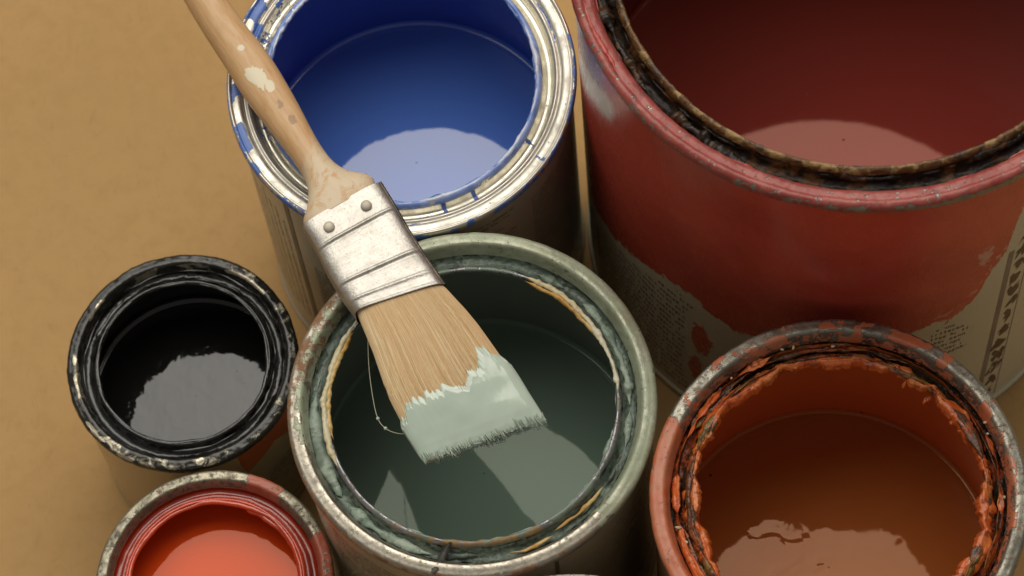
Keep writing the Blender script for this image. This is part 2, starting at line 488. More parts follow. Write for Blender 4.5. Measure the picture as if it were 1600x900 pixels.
# ------------------------------------------------------------------ cans
# rim profiles: (inward distance from the outer lip, height below the top of the lip)
RIM = [(.16, -.43), (.13, -.40), (.04, -.38), (.0, -.30), (.0, -.17), (.03, -.08), (.09, -.025), (.19, .0), (.31, .025), (.40, .015), (.46, -.05), (.52, -.2), (.58, -.36), (.60, -.42)]
RIM_RED = [(.16, -.43), (.13, -.38), (.03, -.35), (.0, -.27), (.0, -.14), (.03, -.05), (.09, .0), (.17, .01), (.24, -.03), (.32, -.04), (.42, -.06), (.50, -.13), (.56, -.27), (.60, -.42)]
GROOVE = [(.60, -.42), (.63, -.52), (.69, -.58), (.80, -.60), (.90, -.55), (.97, -.44), (1.02, -.34)]
LIP = [(1.02, -.34), (1.05, -.25), (1.10, -.19), (1.16, -.18), (1.20, -.23), (1.20, -.33), (1.17, -.46), (1.12, -.64), (1.0, -.74), (.6, -.80), (.28, -.84)]
RIM_BLUE = [(.16, -.43), (.13, -.38), (.03, -.35), (.0, -.27), (.0, -.12), (.03, -.03), (.08, .0), (.12, -.03), (.15, -.09), (.22, -.08), (.34, -.08), (.44, -.13), (.48, -.22), (.53, -.22), (.60, -.19), (.68, -.26)]
GROOVE_BLUE = [(.68, -.26), (.71, -.40), (.77, -.50), (.88, -.52), (.98, -.46), (1.04, -.36)]
LIP_BLUE = [(1.04, -.36), (1.07, -.25), (1.12, -.19), (1.18, -.18), (1.23, -.23), (1.23, -.33), (1.20, -.46), (1.14, -.62), (1.0, -.70), (.6, -.78), (.28, -.84)]

def build_can(name, label, cat, cx, cy, R, H, level, mats, prof=(RIM, GROOVE, LIP), ws=1.0, zs=1.0, rim_attrs=None, groove_disp=None, lip_disp=None,
              rim_disp=None, body_attrs=None, body_seg=360, body_rows=60, group='open paint cans on the brown paper', lip_attrs=None, groove_attrs=None, skin=None, inner_attrs=None):
    t = thing(name, label, cat, (cx, cy, 0), group)
    rim, gro, lip = [[(R - w * ws, H + z * zs) for w, z in catmull(p, 4)] for p in prof]
    # outer wall with its rolled bottom seam
    zt = H - .43 * zs; wr = .17 * ws
    b = catmull([(R - .55, .30), (R - .42, .10), (R - .34, .01), (R - .22, .0), (R - .13, .06), (R - .10, .18), (R - .12, .30), (R - wr, .36)], 4).tolist()
    b += [(R - wr, z) for z in np.linspace(.42, zt, body_rows)]
    lathe('can_wall', [(0.01, .30)] + b, mats['body'], t, body_seg, None, body_attrs)
    lathe('rim', rim, mats['rim'], t, 900, rim_disp, rim_attrs, warp=1.0)
    lathe('lid_groove', gro, mats['groove'], t, 720, groove_disp, groove_attrs)
    lathe('inner_lip', lip, mats['lip'], t, 720, lip_disp, lip_attrs)
    rw = R - .27 * ws
    zl = H - .18 * zs - level
    lathe('inner_wall', [(rw, z) for z in np.linspace(H - .83 * zs, max(.4, zl - .4), 40)], mats['inner'], t, 180, None, inner_attrs)
    pr = [(rw * f, zl) for f in np.linspace(.004, .955, 50)]
    for d in np.linspace(.25, .004, 14):
        if rw - d > pr[-1][0]: pr.append((rw - d, zl + .13 * math.exp(-d / .07)))
    at = {'skin': (lambda a, r, z, P, s: skin(P)) } if skin else None
    lathe('liquid_paint', pr, mats['liquid'], t, 200, None, at)
    return t, zl

Z0 = lambda a, r, z, P, s: np.zeros_like(a)

# ---- blue quart
cx, cy, R, H = -2.509, 7.365, 5.312, 12.38
def blue_paint(a, r, z, P, s):
    w = R - r
    v = .66 * (1 - sstep(.0, .06, w)) * (z > H - .3)
    v = np.maximum(v, .08)
    for a0, a1, w0, w1, k in ((140, 150, .06, .46, .9), (148, 155, .4, .75, .75), (173, 179, .1, .5, .9), (-172, -160, .0, .34, .8), (-157, -150, .0, .16, .72), (-40.4, -38.6, .1, .5, .85), (-93, -88, .35, .52, .55), (-77, -71, .0, .12, .72),
                              (120, 139, .55, .75, .66), (-137, -118, .0, .13, .66), (5, 30, .45, .53, .55), (-25, 5, .0, .10, .7), (60, 100, .0, .5, .5)):
        v = np.maximum(v, k * arc(a, a0, a1, 1.0) * band(w, w0, w1, .03))
    return v
def blue_groove(a, r, z, P, s):
    w = R - r
    v = .08 + .3 * arc(a, 90, 200, 20)
    for a0, a1 in ((-80.0, -78.6), (-67.0, -65.8), (-36, -34.5)):
        v = np.maximum(v, .95 * arc(a, a0, a1, .6) * band(s, .3 if a0 > -70 else .1, 1.1, .05))
    return v
BLUE = (.095, .205, .62)
TIN = (.64, .61, .54)
mats = dict(body=m_body('blue_can_print', (.42, .40, .32), .22, (.36, .30, .2)),
            rim=m_rim('blue_can_tin', (.07, .15, .46), TIN, stain=.16, mrough=.36, paint2=(.12, .22, .55), paint_rough=.3),
            groove=m_rim('blue_can_groove_tin', (.05, .11, .4), (.62, .59, .50), stain=.35, mrough=.24),
            lip=m_rim('blue_can_lip_paint', (.10, .19, .56), TIN, paint2=(.32, .42, .74), paint_rough=.16, stain=.2, mrough=.25, scale=60),
            inner=m_liquid('blue_wall_film', (.06, .12, .46), .4, 30, .05), liquid=m_liquid('blue_liquid_paint', BLUE, .03, tint=(1, 1, 1), spec=.8))
t, zl = build_can('paint_can', 'open quart can of blue paint with bright tin rim under the brush handle', 'paint can', cx, cy, R, H, 6.0, mats,
                  (RIM_BLUE, GROOVE_BLUE, LIP_BLUE), rim_attrs={'paint': blue_paint, 'rust': Z0}, groove_attrs={'paint': blue_groove, 'rust': Z0},
                  lip_attrs={'paint': lambda a, r, z, P, s: np.full_like(a, .78), 'rust': Z0},
                  lip_disp=lambda a, r, z, P, s: .035 * fbm(P, 1.6, 5, 3) * (s < .6))
wet_blue = m_simple('wet_blue_paint', (.16, .26, .62), .12, var=.5, scale=80, bump=.05, coat=.5)
pale_blue = m_simple('pale_blue_paint', (.52, .58, .74), .16, var=.25, scale=60, bump=.05, coat=.5)
glop('paint_bead', R - 1.22, H - .30, .05, .07, wet_blue, t, 0, 360, amp=.75, freq=1.6, seed=31, wob=.05)
glop('paint_bead', R - 1.19, H - .20, .05, .035, pale_blue, t, -122, 20, amp=.8, freq=1.4, seed=35, wob=.03, seg=300)
glop('paint_bead', R - 1.21, H - .22, .06, .04, pale_blue, t, 60, 185, amp=.8, freq=1.4, seed=38, wob=.03, seg=300)
ink = m_simple('dark_print_ink', (.05, .045, .035), .4)
fine_print('fine_print', R - .155, -85, -55, 8.6, 11.3, ink, t, .10, .26, 3)
fine_print('fine_print', R - .155, -48, -8, 3, 10.9, ink, t, .11, .27, 4, ragged=.1)
fine_print('fine_print', R - .155, -168, -143, 2, 11.6, ink, t, .10, .30, 5, upright=True)
fine_print('fine_print', R - .155, -133, -118, 4.0, 7.5, ink, t, .14, .30, 6)
wall_patch('printed_line', R - .157, [(-141.2, .6), (-138.8, .6), (-138.8, 11.4), (-141.2, 11.4)], m_simple('grey_print', (.17, .15, .11), .4), t)
wall_patch('side_seam', R - .150, [(-176.5, .5), (-174.5, .5), (-174.5, 11.8), (-176.5, 11.8)], m_simple('seam_tin', (.5, .45, .34), .3, .8), t)

# ---- green quart
cx, cy, R, H = -1.579, -3.346, 5.377, 12.39
SAGE = (.29, .325, .205)
def green_paint(a, r, z, P, s):
    v = .86 * arc(a, -52, 126, 8)
    v = np.maximum(v, .52 * arc(a, 126, 190, 6) * band(s, .55, 1.2, .05))
    v = np.maximum(v, .8 * arc(a, 165, 192, 6) * band(s, .72, 1.2, .05))
    v = np.maximum(v, .22)
    return v
def green_rust(a, r, z, P, s):
    return .24 + .35 * arc(a, 125, 172, 6) + .26 * arc(a, -130, -30, 5) * (s < .5) + .2 * arc(a, 172, 230, 8) * (s < .5) + .2 * arc(a, 0, 60, 8) * (s < .6)
chunk_green = m_crust('green_groove_crust', [(.115, .15, .12), (.16, .20, .155), (.085, .11, .085)], .4, 120, (.02, .024, .018), .45, .8)
lipmat = m_rim('green_can_lip', (.20, .25, .20), (.36, .34, .36), rust=(.2, .13, .06), stain=.6, mrough=.34, scale=70)
mats = dict(body=m_body('green_can_print', (.46, .40, .27), .25, (.40, .30, .17)),
            rim=m_rim('green_can_tin', SAGE, (.44, .40, .33), paint2=(.38, .42, .30), rust=(.15, .075, .035), stain=.4, mrough=.26, paint_rough=.27, speck=.3, wash=.35, wear_at=.62),
            groove=chunk_green, lip=lipmat,
            inner=m_liquid('green_wall_film', (.22, .25, .21), .4, 30, .05), liquid=m_liquid('green_liquid_paint', (.185, .26, .205), .03, tint=(.85, .95, .8), spec=.31))
t, zl = build_can('paint_can', 'open quart can of grey green paint with the brush tip over it', 'paint can', cx, cy, R, H, 6.15, mats,
                  rim_attrs={'paint': green_paint, 'rust': green_rust},
                  rim_disp=lambda a, r, z, P, s: .012 * fbm(P, 3, 3, 3) * arc(a, -54, 135),
                  groove_disp=lambda a, r, z, P, s: .05 * np.maximum(0, fbm(P, 4.0, 9, 3) + .1) + .025 * fbm(P, 10, 19, 2),
                  lip_attrs={'paint': lambda a, r, z, P, s: .38 + .25 * arc(a, 60, 140, 10) + .2 * arc(a, -60, -35, 5), 'rust': lambda a, r, z, P, s: .35 + .3 * arc(a, -130, -70)},
                  lip_disp=lambda a, r, z, P, s: .025 * fbm(P, 2.4, 6, 3) * (s < .6))
cream = m_crust('cream_dried_paint', [(.66, .60, .42), (.70, .66, .50), (.58, .50, .30)], .4, 60, (.4, .24, .06), .15, .3)
ochre = m_crust('ochre_dried_paint', [(.50, .27, .06), (.60, .42, .16), (.40, .19, .04)], .4, 70, (.2, .09, .02), .2, .4)
glop('dried_paint_string', 4.23, H - .19, .085, .06, cream, t, -4, 62, amp=.45, freq=1.2, seed=51, wob=.05, seg=260)
glop('dried_paint_string', 4.14, H - .24, .05, .06, ochre, t, 20, 62, amp=.6, freq=1.5, seed=52, wob=.08, seg=220)
glop('dried_paint_string', 4.29, H - .20, .07, .06, cream, t, 128, 200, amp=.5, freq=1.3, seed=53, wob=.06, seg=260)
glop('dried_paint_string', 4.19, H - .23, .075, .07, ochre, t, 138, 188, amp=.6, freq=1.5, seed=54, wob=.07, seg=240)
glop('dried_paint_string', 4.62, H - .46, .07, .05, ochre, t, -84, -66, amp=.9, freq=2.5, seed=55, wob=.08, seg=120)
glop('dried_paint_string', 4.50, H - .44, .05, .04, ochre, t, -66, -40, amp=.9, freq=2.5, seed=57, wob=.08, seg=120)
sage_crust = m_crust('sage_dried_paint', [(.22, .28, .22), (.32, .38, .30), (.13, .17, .13)], .4, 90, (.03, .035, .025), .3, .6)
gate_g = lambda a, C: np.clip(fbm(C, 1.5, 71, 2) * 2.4 + .25, 0, 1.2)
glop('groove_crust', 4.56, H - .54, .15, .08, sage_crust, t, -25, 60, amp=.7, freq=3.5, seed=61, wob=.06, gate=gate_g, seg=420, lump=.4)
glop('groove_crust', 4.60, H - .52, .16, .09, sage_crust, t, 150, 250, amp=.7, freq=3.5, seed=63, wob=.06, gate=gate_g, seg=420, lump=.4)
glop('groove_crust', 4.55, H - .52, .09, .07, m_crust('dull_green_crust', [(.09, .12, .09), (.16, .19, .13), (.05, .06, .05)], .4, 110, (.01, .01, .008), .4, .8), t, 250, 335, amp=.7, freq=3.5, seed=65, wob=.06, gate=gate_g, seg=420, lump=.4)
glop('paint_bead', 4.17, H - .25, .035, .04, sage_crust, t, -130, 0, amp=1.1, freq=3, seed=67, wob=.03, gate=lambda a, C: np.clip(fbm(C, 2.0, 75, 2) * 3, 0, 1.6), seg=420)
# dark fragment of dried skin stuck across the rim
a = math.radians(-106.5)
fl = []
for k, (rad, da, hw) in enumerate(((4.28, 1.8, .05), (4.5, .6, .10), (4.72, -.4, .11), (4.95, -.9, .12), (5.12, -1.2, .14), (5.3, -1.9, .06))):
    aa = a + math.radians(da); zz = H + (-.14, -.2, -.22, -.12, -.02, .03)[k]
    for sgn, dz in ((-1, 0), (-.3, .05), (.4, .045), (1, 0)): fl.append((rad * math.cos(aa) - sgn * hw * math.sin(aa), rad * math.sin(aa) + sgn * hw * math.cos(aa), zz + dz))
mesh_obj('paint_fragment', fl, grid_faces(6, 4, False), m_crust('black_dried_skin', [(.025, .022, .018), (.07, .06, .045)], .5, 200), t)
fine_print('fine_print', R - .155, -150, -112, 3, 10.6, ink, t, .10, .27, 13)
wall_patch('printed_line', R - .157, [(-70, .6), (-68.6, .6), (-68.6, 11.5), (-70, 11.5)], m_simple('brown_print', (.16, .12, .07), .4), t)

# ---- orange quart
cx, cy, R, H = 8.467, -7.555, 5.386, 12.4
ORANGE = (.62, .135, .035)
def orange_paint(a, r, z, P, s):
    w = R - r
    v = np.full_like(a, .26)
    v = np.maximum(v, .84 * arc(a, 145, 215, 7))
    v = np.maximum(v, .45 * band(w, .44, .7, .05))
    for a0, a1, w0, w1, k in ((52, 66, .08, .45, .95), (74, 79, .2, .6, .9), (70, 75, .0, .25, .7), (83.5, 86.5, .2, .4, .95), (41, 46, .0, .5, .85), (18, 24, .3, .6, .8), (100, 112, .3, .6, .75), (118, 124, .0, .2, .8), (-20, 5, .3, .6, .6)):
        v = np.maximum(v, k * arc(a, a0, a1, 1.2) * band(w, w0, w1, .04))
    return v
oc = m_crust('orange_groove_crust', [(.035, .018, .010), (.30, .06, .018), (.05, .022, .008)], .35, 130, (.010, .007, .005), .5, 1.0)
ob = m_crust('orange_thick_paint', [(.60, .12, .022), (.48, .08, .014), (.64, .17, .04), (.30, .05, .010)], .34, 120, (.05, .016, .008), .36, .6, coat=.12)
od = m_crust('brown_dried_paint', [(.10, .035, .012), (.30, .075, .02), (.22, .12, .025)], .35, 110, (.015, .008, .005), .5, .9)
mats = dict(body=m_body('orange_can_print', (.33, .20, .12), .3, (.3, .09, .04)),
            rim=m_rim('orange_can_tin', (.50, .12, .045), (.36, .34, .28), rust=(.2, .06, .02), paint2=(.52, .20, .11), stain=.5, mrough=.36, speck=.55, soft=.03, thick=.8),
            groove=oc, lip=od,
            inner=m_liquid('orange_wall_film', (.64, .175, .048), .4, 30, .06), liquid=m_wrinkled('orange_liquid_paint', (.42, .13, .032), (.38, .11, .026), (.9, .55, .36)))
t, zl = build_can('paint_can', 'open quart can of dark orange paint with thick crusted orange skin on its rim', 'paint can', cx, cy, R, H, 6.75, mats,
                  rim_attrs={'paint': orange_paint, 'rust': lambda a, r, z, P, s: .3 + 0 * a},
                  rim_disp=lambda a, r, z, P, s: .02 * fbm(P, 2.5, 13, 3),
                  groove_disp=lambda a, r, z, P, s: .10 * np.maximum(0, fbm(P, 3.0, 29, 3) + .1) + .05 * fbm(P, 8, 39, 2),
                  lip_disp=lambda a, r, z, P, s: (.09 * fbm(P, 2.2, 6, 3) + .03 * fbm(P, 7, 8, 2)) * (s < .7),
                  skin=lambda P: np.clip(1.5 - np.hypot(P[..., 0] + 1.0, P[..., 1] - .1) / 1.5, .05, 1))
lipz = lambda f: np.interp(f, [0, .25, .55, .8, 1], [H - .42, H - .30, H - .19, H - .22, H - .36])
skin_ring('paint_crust', 4.42, 3.98, lipz, ob, t, 301, .26, .36, .05, .10, 2.6, hang=.09)
skin_ring('paint_crust', 4.78, 4.42, lambda f: np.interp(f, [0, .5, 1], [H - .50, H - .44, H - .36]), od, t, 311, .12, .12, .05, .10, 3.5, gate=lambda a, C: np.clip(fbm(C, .7, 313, 2) * 2.5 + .45, .02, 1))
skin_ring('paint_crust', 4.74, 4.50, lambda f: np.interp(f, [0, .5, 1], [H - .40, H - .33, H - .28]), ob, t, 321, .14, .14, .05, .09, 3.0, gate=lambda a, C: np.clip(fbm(C, 1.3, 323, 2) * 3 - .5 + 1.1 * arc(a, 105, 255, 20), .02, 1))
skin_ring('paint_crust', 4.38, 4.06, lambda f: np.interp(f, [0, .5, 1], [H - .22, H - .13, H - .17]), od, t, 331, .12, .14, .03, .07, 3.5, gate=lambda a, C: np.clip(fbm(C, .8, 333, 2) * 2.5 - .25 + .7 * arc(a, 35, 75, 15) + .6 * arc(a, 190, 225, 8), .02, 1))
rnd = random.Random(12)
for k in range(10):                                    # tongues of paint hanging inwards off the lip
    aa = math.radians(rnd.uniform(0, 360)); rad = rnd.uniform(3.88, 4.1)
    blob('paint_drip', (rad * math.cos(aa), rad * math.sin(aa), H - .36 - rnd.random() * .12), rnd.uniform(.08, .18), rnd.uniform(.04, .1), rnd.uniform(.06, .14), ob, t, k, .6, rot=aa)
flake = m_simple('cream_paint_flake', (.66, .58, .38), .5)
for k, (deg, rad, zz) in enumerate(((101, 4.75, -.3), (97, 4.72, -.32), (83, 4.6, -.3), (128, 5.0, -.22), (122, 4.7, -.3), (119, 5.1, -.18), (168, 4.6, -.28), (184, 4.66, -.28), (190, 4.55, -.26), (205, 4.6, -.3), (16, 4.7, -.3), (20, 4.8, -.3), (-8, 4.7, -.32))):
    aa = math.radians(deg)
    blob('paint_flake', (rad * math.cos(aa), rad * math.sin(aa), H + zz), rnd.uniform(.04, .1), rnd.uniform(.03, .06), .035, flake, t, 40 + k, .5, n=12, rot=rnd.uniform(0, 3))
for k, (dx, dy) in enumerate(((-1.05, -.42), (-.75, -.62), (-.28, -.3), (.1, -.34))):   # bubbles on the skin
    blob('paint_bubble', (dx, dy - .2, zl + .01), .09, .08, .05, mats['liquid'], t, k, .1, n=16)

# ---- black half pint
cx, cy, R, H = -10.405, 1.147, 3.605, 7.35
def black_paint(a, r, z, P, s):
    w = R - r
    v = .98 - .46 * arc(a, -150, -62, 10) * band(s, .35, .7, .08) - .34 * arc(a, 0, 60, 12) * band(s, .4, .8, .1) - .36 * arc(a, -50, -30, 8) * band(s, .4, .8, .1) 
    for a0, a1, w0, w1 in ((98, 114, .30, .46), (132, 150, .24, .36), (170, 196, .2, .4), (35, 62, .26, .36), (70, 88, .36, .44), (205, 220, .1, .2)):
        v = v - .58 * arc(a, a0, a1, 2) * band(w, w0, w1, .04)
    return v
BK = (.010, .0095, .008)
blk = m_crust('black_groove_crust', [(.010, .0095, .008), (.018, .016, .013), (.008, .008, .007)], .2, 90, (.004, .004, .004), .3, .3, coat=.3)
mats = dict(body=m_body('black_can_print', (.44, .33, .18), .2, (.36, .26, .14)),
            rim=m_rim('black_can_tin', BK, (.52, .47, .36), rust=(.06, .045, .03), stain=.6, mrough=.30, paint_rough=.16, paint2=(.022, .020, .014), soft=.14, speck=.25, thick=.4, wear_at=.8, fine=.35),
            groove=blk, lip=m_crust('black_lip_paint', [(.009, .009, .008), (.014, .013, .011)], .12, 60, (.004, .004, .004), .2, .25, coat=.5),
            inner=m_liquid('black_wall_film', (.010, .010, .008), .2, 30, .05), liquid=m_liquid('black_liquid_paint', (.011, .011, .010), .05, 150, .26, bump_dist=.0008, spec=.56))
t, zl = build_can('paint_can', 'small open can of black paint with paint-smeared black rim', 'paint can', cx, cy, R, H, 3.0, mats, ws=.80, zs=.8,
                  rim_attrs={'paint': black_paint, 'rust': lambda a, r, z, P, s: .35 + 0 * a},
                  rim_disp=lambda a, r, z, P, s: .03 * fbm(P, 2.2, 43, 3) + .010 * fbm(P, 6, 44, 2),
                  groove_disp=lambda a, r, z, P, s: .05 * np.maximum(0, fbm(P, 2.4, 49, 2)) + .010 * fbm(P, 7, 59, 2),
                  lip_disp=lambda a, r, z, P, s: .03 * fbm(P, 2.6, 6, 3) * (s < .6))
bwet = m_simple('wet_black_paint', BK, .1, var=.3, bump=.05, coat=.5)
glop('paint_bead', R - .95, H - .20, .05, .045, bwet, t, 0, 360, amp=.5, freq=1.6, seed=101, wob=.04, lump=.2)
glop('paint_bead', R - .74, H - .32, .08, .07, bwet, t, 0, 360, amp=.9, freq=3, seed=103, wob=.05, gate=lambda a, C: np.clip(fbm(C, 1.2, 105, 2) * 2 + .3, 0, 1.3), lump=.25)
glop('paint_bead', R - .50, H - .26, .06, .05, bwet, t, 20, 200, amp=.9, freq=3, seed=107, wob=.06, gate=lambda a, C: np.clip(fbm(C, 1.2, 109, 2) * 2 + .2, 0, 1.3), seg=360, lump=.25)
red_print = m_simple('red_print', (.42, .09, .022), .3, var=.15)
wall_patch('printed_stripe', R - .123, [(-66.5, 6.95), (-66.3, 6.0), (-64.4, 5.2), (-60, 5.35), (-54, 5.85), (-46, 6.05), (-38, 5.8), (-30, 5.2), (-22, 4.4), (-16, 6.0), (-22, 6.95)], red_print, t)
wall_patch('printed_panel', R - .126, [(-63.9, 5.1), (-58, 5.35), (-52, 5.75), (-46, 5.95), (-38, 5.7), (-30, 5.1), (-24, 4.3), (-24, .8), (-63, .8)], m_simple('cream_print', (.40, .36, .24), .3), t)
fine_print('fine_print', R - .12, -54, -30, 2.2, 4.2, ink, t, .1, .26, 15)

# ---- vermilion half pint
cx, cy, R, H = -9.997, -6.2, 3.606, 7.49
VERM = (.62, .05, .008)
def verm_paint(a, r, z, P, s):
    v = np.full_like(a, .12)
    v = np.maximum(v, .84 * arc(a, 48, 70, 5) * band(s, .35, 1.2, .06))
    v = np.maximum(v, .70 * arc(a, -14, 22, 6) * band(s, .3, 1.0, .1))
    v = np.maximum(v, .7 * band(s, .93, 1.2, .04))
    return v
vwet = m_simple('wet_vermilion_paint', (.60, .055, .012), .10, var=.2, scale=40, bump=.03, coat=.6)
vdeep = m_simple('dark_vermilion_paint', (.34, .028, .010), .12, var=.3, scale=50, bump=.05, coat=.5)
mats = dict(body=m_body('vermilion_can_print', (.36, .28, .18), .3),
            rim=m_rim('vermilion_can_tin', (.42, .085, .045), (.36, .33, .25), rust=(.14, .08, .035), paint2=(.46, .15, .09), stain=.7, mrough=.4, speck=.75, soft=.06),
            groove=vdeep, lip=vwet, inner=m_liquid('vermilion_wall_film', (.42, .04, .008), .08, 30, .05), liquid=m_liquid('vermilion_liquid_paint', (.70, .072, .011), .03, tint=(1, .55, .42), spec=.6))
t, zl = build_can('paint_can', 'small open can filled with bright vermilion red paint, speckled worn rim', 'paint can', cx, cy, R, H, 1.3, mats, ws=.80, zs=.8,
                  rim_attrs={'paint': verm_paint, 'rust': lambda a, r, z, P, s: .36 + 0 * a},
                  rim_disp=lambda a, r, z, P, s: .015 * fbm(P, 4, 43, 3),
                  groove_disp=lambda a, r, z, P, s: .05 * fbm(P, 1.4, 49, 2),
                  lip_disp=lambda a, r, z, P, s: .03 * fbm(P, 1.6, 6, 2) * (s < .6))
glop('paint_bead', R - .98, H - .22, .08, .07, vwet, t, 0, 360, amp=.3, freq=1.0, seed=121, wob=.05, lump=.15)
glop('paint_bead', R - .78, H - .34, .09, .08, vdeep, t, 0, 360, amp=.3, freq=1.0, seed=123, wob=.03, lump=.12)
glop('paint_bead', R - 1.02, H - .30, .12, .10, vwet, t, -10, 66, amp=.4, freq=1.6, seed=125, wob=.05, seg=260, lump=.2)

# ---- red gallon
cx, cy, R, H = 11.118, 6.344, 8.462, 19.54
def poly_sd(a, z, pts):
    """height of the coat's lower edge over the wall at angle a"""
    pts = np.array(pts); return np.interp(a, pts[:, 0], pts[:, 1])
EDGE = [(-200, 10.5), (-185, 8.0), (-178, 5.4), (-174, 5.6), (-168, 6.4), (-162, 7.1), (-152.5, 7.9), (-143, 8.85), (-138, 9.3), (-134, 9.0), (-129, 8.5), (-122, 8.2), (-110, 8.6), (-96, 9.2), (-88, 9.4), (-85, 9.7), (-78.6, 9.9), (-75, 10.25), (-72.6, 11.1), (-70, 12.7), (-67.5, 13.4), (-66.2, 15.6), (-64, 17.2), (-58, 18.0), (-40, 18.4)]
def red_coat(a, r, z, P, s):
    aa = np.where(a > 100, a - 360, a)
    d = (z - poly_sd(aa, z, EDGE)) / 2.0
    v = .5 + d
    for a0, z0, ra, rz in ((-131, 6.0, 4.5, 2.2), (-133, 3.2, 3.0, 1.6), (-128, 4.0, 3, 1.5)):   # a blot running down the label
        q = 1.25 - np.hypot((aa - a0) / ra, (z - z0) / rz)
        v = np.maximum(v, .15 + .5 * q)
    v = np.maximum(v, .75 * band(aa, -170.6, -169.4, .4) * band(z, 2.2, 5.0, .3))                # a single run
    return np.clip(v, -.6, 1.6)
def red_smear(a, r, z, P, s):                                                                     # purplish older paint showing near the lip
    aa = np.where(a > 100, a - 360, a)
    return 1.1 * band(aa, -200, -158, 6) * band(z, 16.0, 20, .8) * (1 - sstep(-168, -156, aa) * .6)
def red_smear2(a, r, z, P, s):                                                                    # white brushed mark under it
    aa = np.where(a > 100, a - 360, a)
    c = 15.0 + (aa + 172) * .12
    return .86 * band(aa, -182, -156, 5) * np.exp(-((z - c) / 1.2) ** 2)
def red_scuff(a, r, z, P, s):
    aa = np.where(a > 100, a - 360, a)
    v = 1.1 * np.exp(-((aa + 72.3) / 3.2) ** 2 - ((z - 13.9) / 1.3) ** 2)
    d = z - poly_sd(aa, z, EDGE)
    return np.maximum(v, .85 * (aa > -82) * np.exp(-((d - .5) / .6) ** 2))
REDC = (.60, .085, .052)
rrust = m_crust('rusty_groove', [(.014, .008, .005), (.070, .028, .009), (.010, .006, .004)], .42, 110, (.006, .004, .003), .45, .8, spec=.25)
rlip = m_crust('rusty_lip', [(.13, .06, .018), (.32, .20, .075), (.06, .03, .014)], .38, 190, (.02, .012, .008), .45, 1.0)
def red_rim_paint(a, r, z, P, s):
    w = R - r
    v = .93 - .0 * a
    v = v - .30 * np.exp(-((w - .02) / .06) ** 2) * (z > H - .4)
    v = v - .42 * arc(a, -92, -60, 4) * band(s, .12, .33, .05)
    for c in (-104, -112, -121, -143, -150, -160, -98): v = v - .5 * arc(a, c - .8, c + .8, .6) * band(s, .2, .42, .05)
    return v
mats = dict(body=m_body('red_can_print', (.58, .55, .40), .34, (.50, .44, .28), REDC, (.46, .060, .036), ((.20, .085, .13), (.55, .44, .38))),
            rim=m_rim('red_can_rim_paint', (.27, .040, .031), (.34, .34, .31), wear_at=.60, paint2=(.38, .095, .076), rust=(.1, .05, .03), stain=.5, mrough=.4, paint_rough=.36, thick=1.0),
            groove=rrust, lip=rlip, inner=m_liquid('red_wall_film', (.20, .032, .025), .4, 30, .05), liquid=m_liquid('red_liquid_paint', (.27, .042, .030), .03, tint=(1, .5, .4)))
t, zl = build_can('paint_can', 'large gallon can painted red outside, dark red paint inside and rusty inner groove', 'paint can', cx, cy, R, H, 13.4, mats, (RIM_RED, GROOVE, LIP), ws=1.13, zs=1.15,
                  rim_attrs={'paint': red_rim_paint, 'rust': lambda a, r, z, P, s: .2 + 0 * a},
                  rim_disp=lambda a, r, z, P, s: .03 * fbm(P, 2.0, 73, 3) + .018 * fbm(P, 7, 74, 3),
                  groove_disp=lambda a, r, z, P, s: .05 * np.maximum(0, fbm(P, 3.0, 79, 3) + .1) + .035 * fbm(P, 8, 89, 2),
                  lip_disp=lambda a, r, z, P, s: (.035 * fbm(P, 2.6, 6, 3) + .02 * fbm(P, 8, 7, 2)) * (s < .6),
                  body_seg=720, body_rows=200, body_attrs={'paint': red_coat, 'smear': red_smear, 'smear2': red_smear2, 'scuff': red_scuff})
blackrust = m_crust('black_rust', [(.015, .009, .006), (.06, .026, .009), (.010, .006, .004)], .35, 170, (.10, .06, .025), .10, .9, spec=.4)
glop('groove_crust', R - .80, H - .52, .14, .13, blackrust, t, 165, 250, amp=.9, freq=3.4, seed=141, wob=.08, gate=lambda a, C: np.clip(fbm(C, 1.5, 143, 2) * 2 + .7, 0, 1.3), seg=720)
glop('groove_crust', R - 1.12, H - .50, .08, .09, rrust, t, 150, 330, amp=.9, freq=3.2, seed=145, wob=.06, gate=lambda a, C: np.clip(fbm(C, 1.5, 147, 2) * 2 + .5, 0, 1.3), seg=720)
redskin = m_crust('red_dried_skin', [(.42, .06, .045), (.5, .13, .09)], .35, 60, (.1, .02, .015), .2, .5)
glop('paint_bead', R - .66, H - .40, .05, .05, redskin, t, 160, 320, amp=1.0, freq=2.4, seed=149, wob=.05, gate=lambda a, C: np.clip(fbm(C, 1.2, 150, 2) * 2.4 + .2, 0, 1.3), seg=600)
glop('paint_bead', R - .28, H - .03, .06, .05, redskin, t, 184, 206, amp=.6, freq=2, seed=151, wob=.08, seg=120)
Rw = R - .17 * 1.13 + .012
free = lambda a, z: red_coat(np.array([a]), None, np.array([z]), None, None)[0] < .22
fine_print('fine_print', Rw, -170, -132, .8, 9.5, ink, t, .15, .42, 21, keep=free, ragged=.12)
fine_print('fine_print', Rw, -81.5, -72.2, 6.4, 9.3, ink, t, .15, .36, 22, keep=free)
fine_print('fine_print', Rw, -76.5, -71.6, 10.0, 10.9, ink, t, .12, .34, 23, keep=free)
fine_print('fine_print', Rw, -77, -73, 4.4, 5.5, ink, t, .12, .34, 24, keep=free)
grey = m_simple('grey_print_band', (.22, .19, .155), .4)
wall_patch('printed_band', Rw - .006, [(-66.6, .5), (-65.2, .5), (-65.2, 13.2), (-66.6, 13.2)], grey, t)
wall_patch('printed_band', Rw - .006, [(-60.9, .5), (-60.6, .5), (-60.6, 14.5), (-60.9, 14.5)], grey, t)
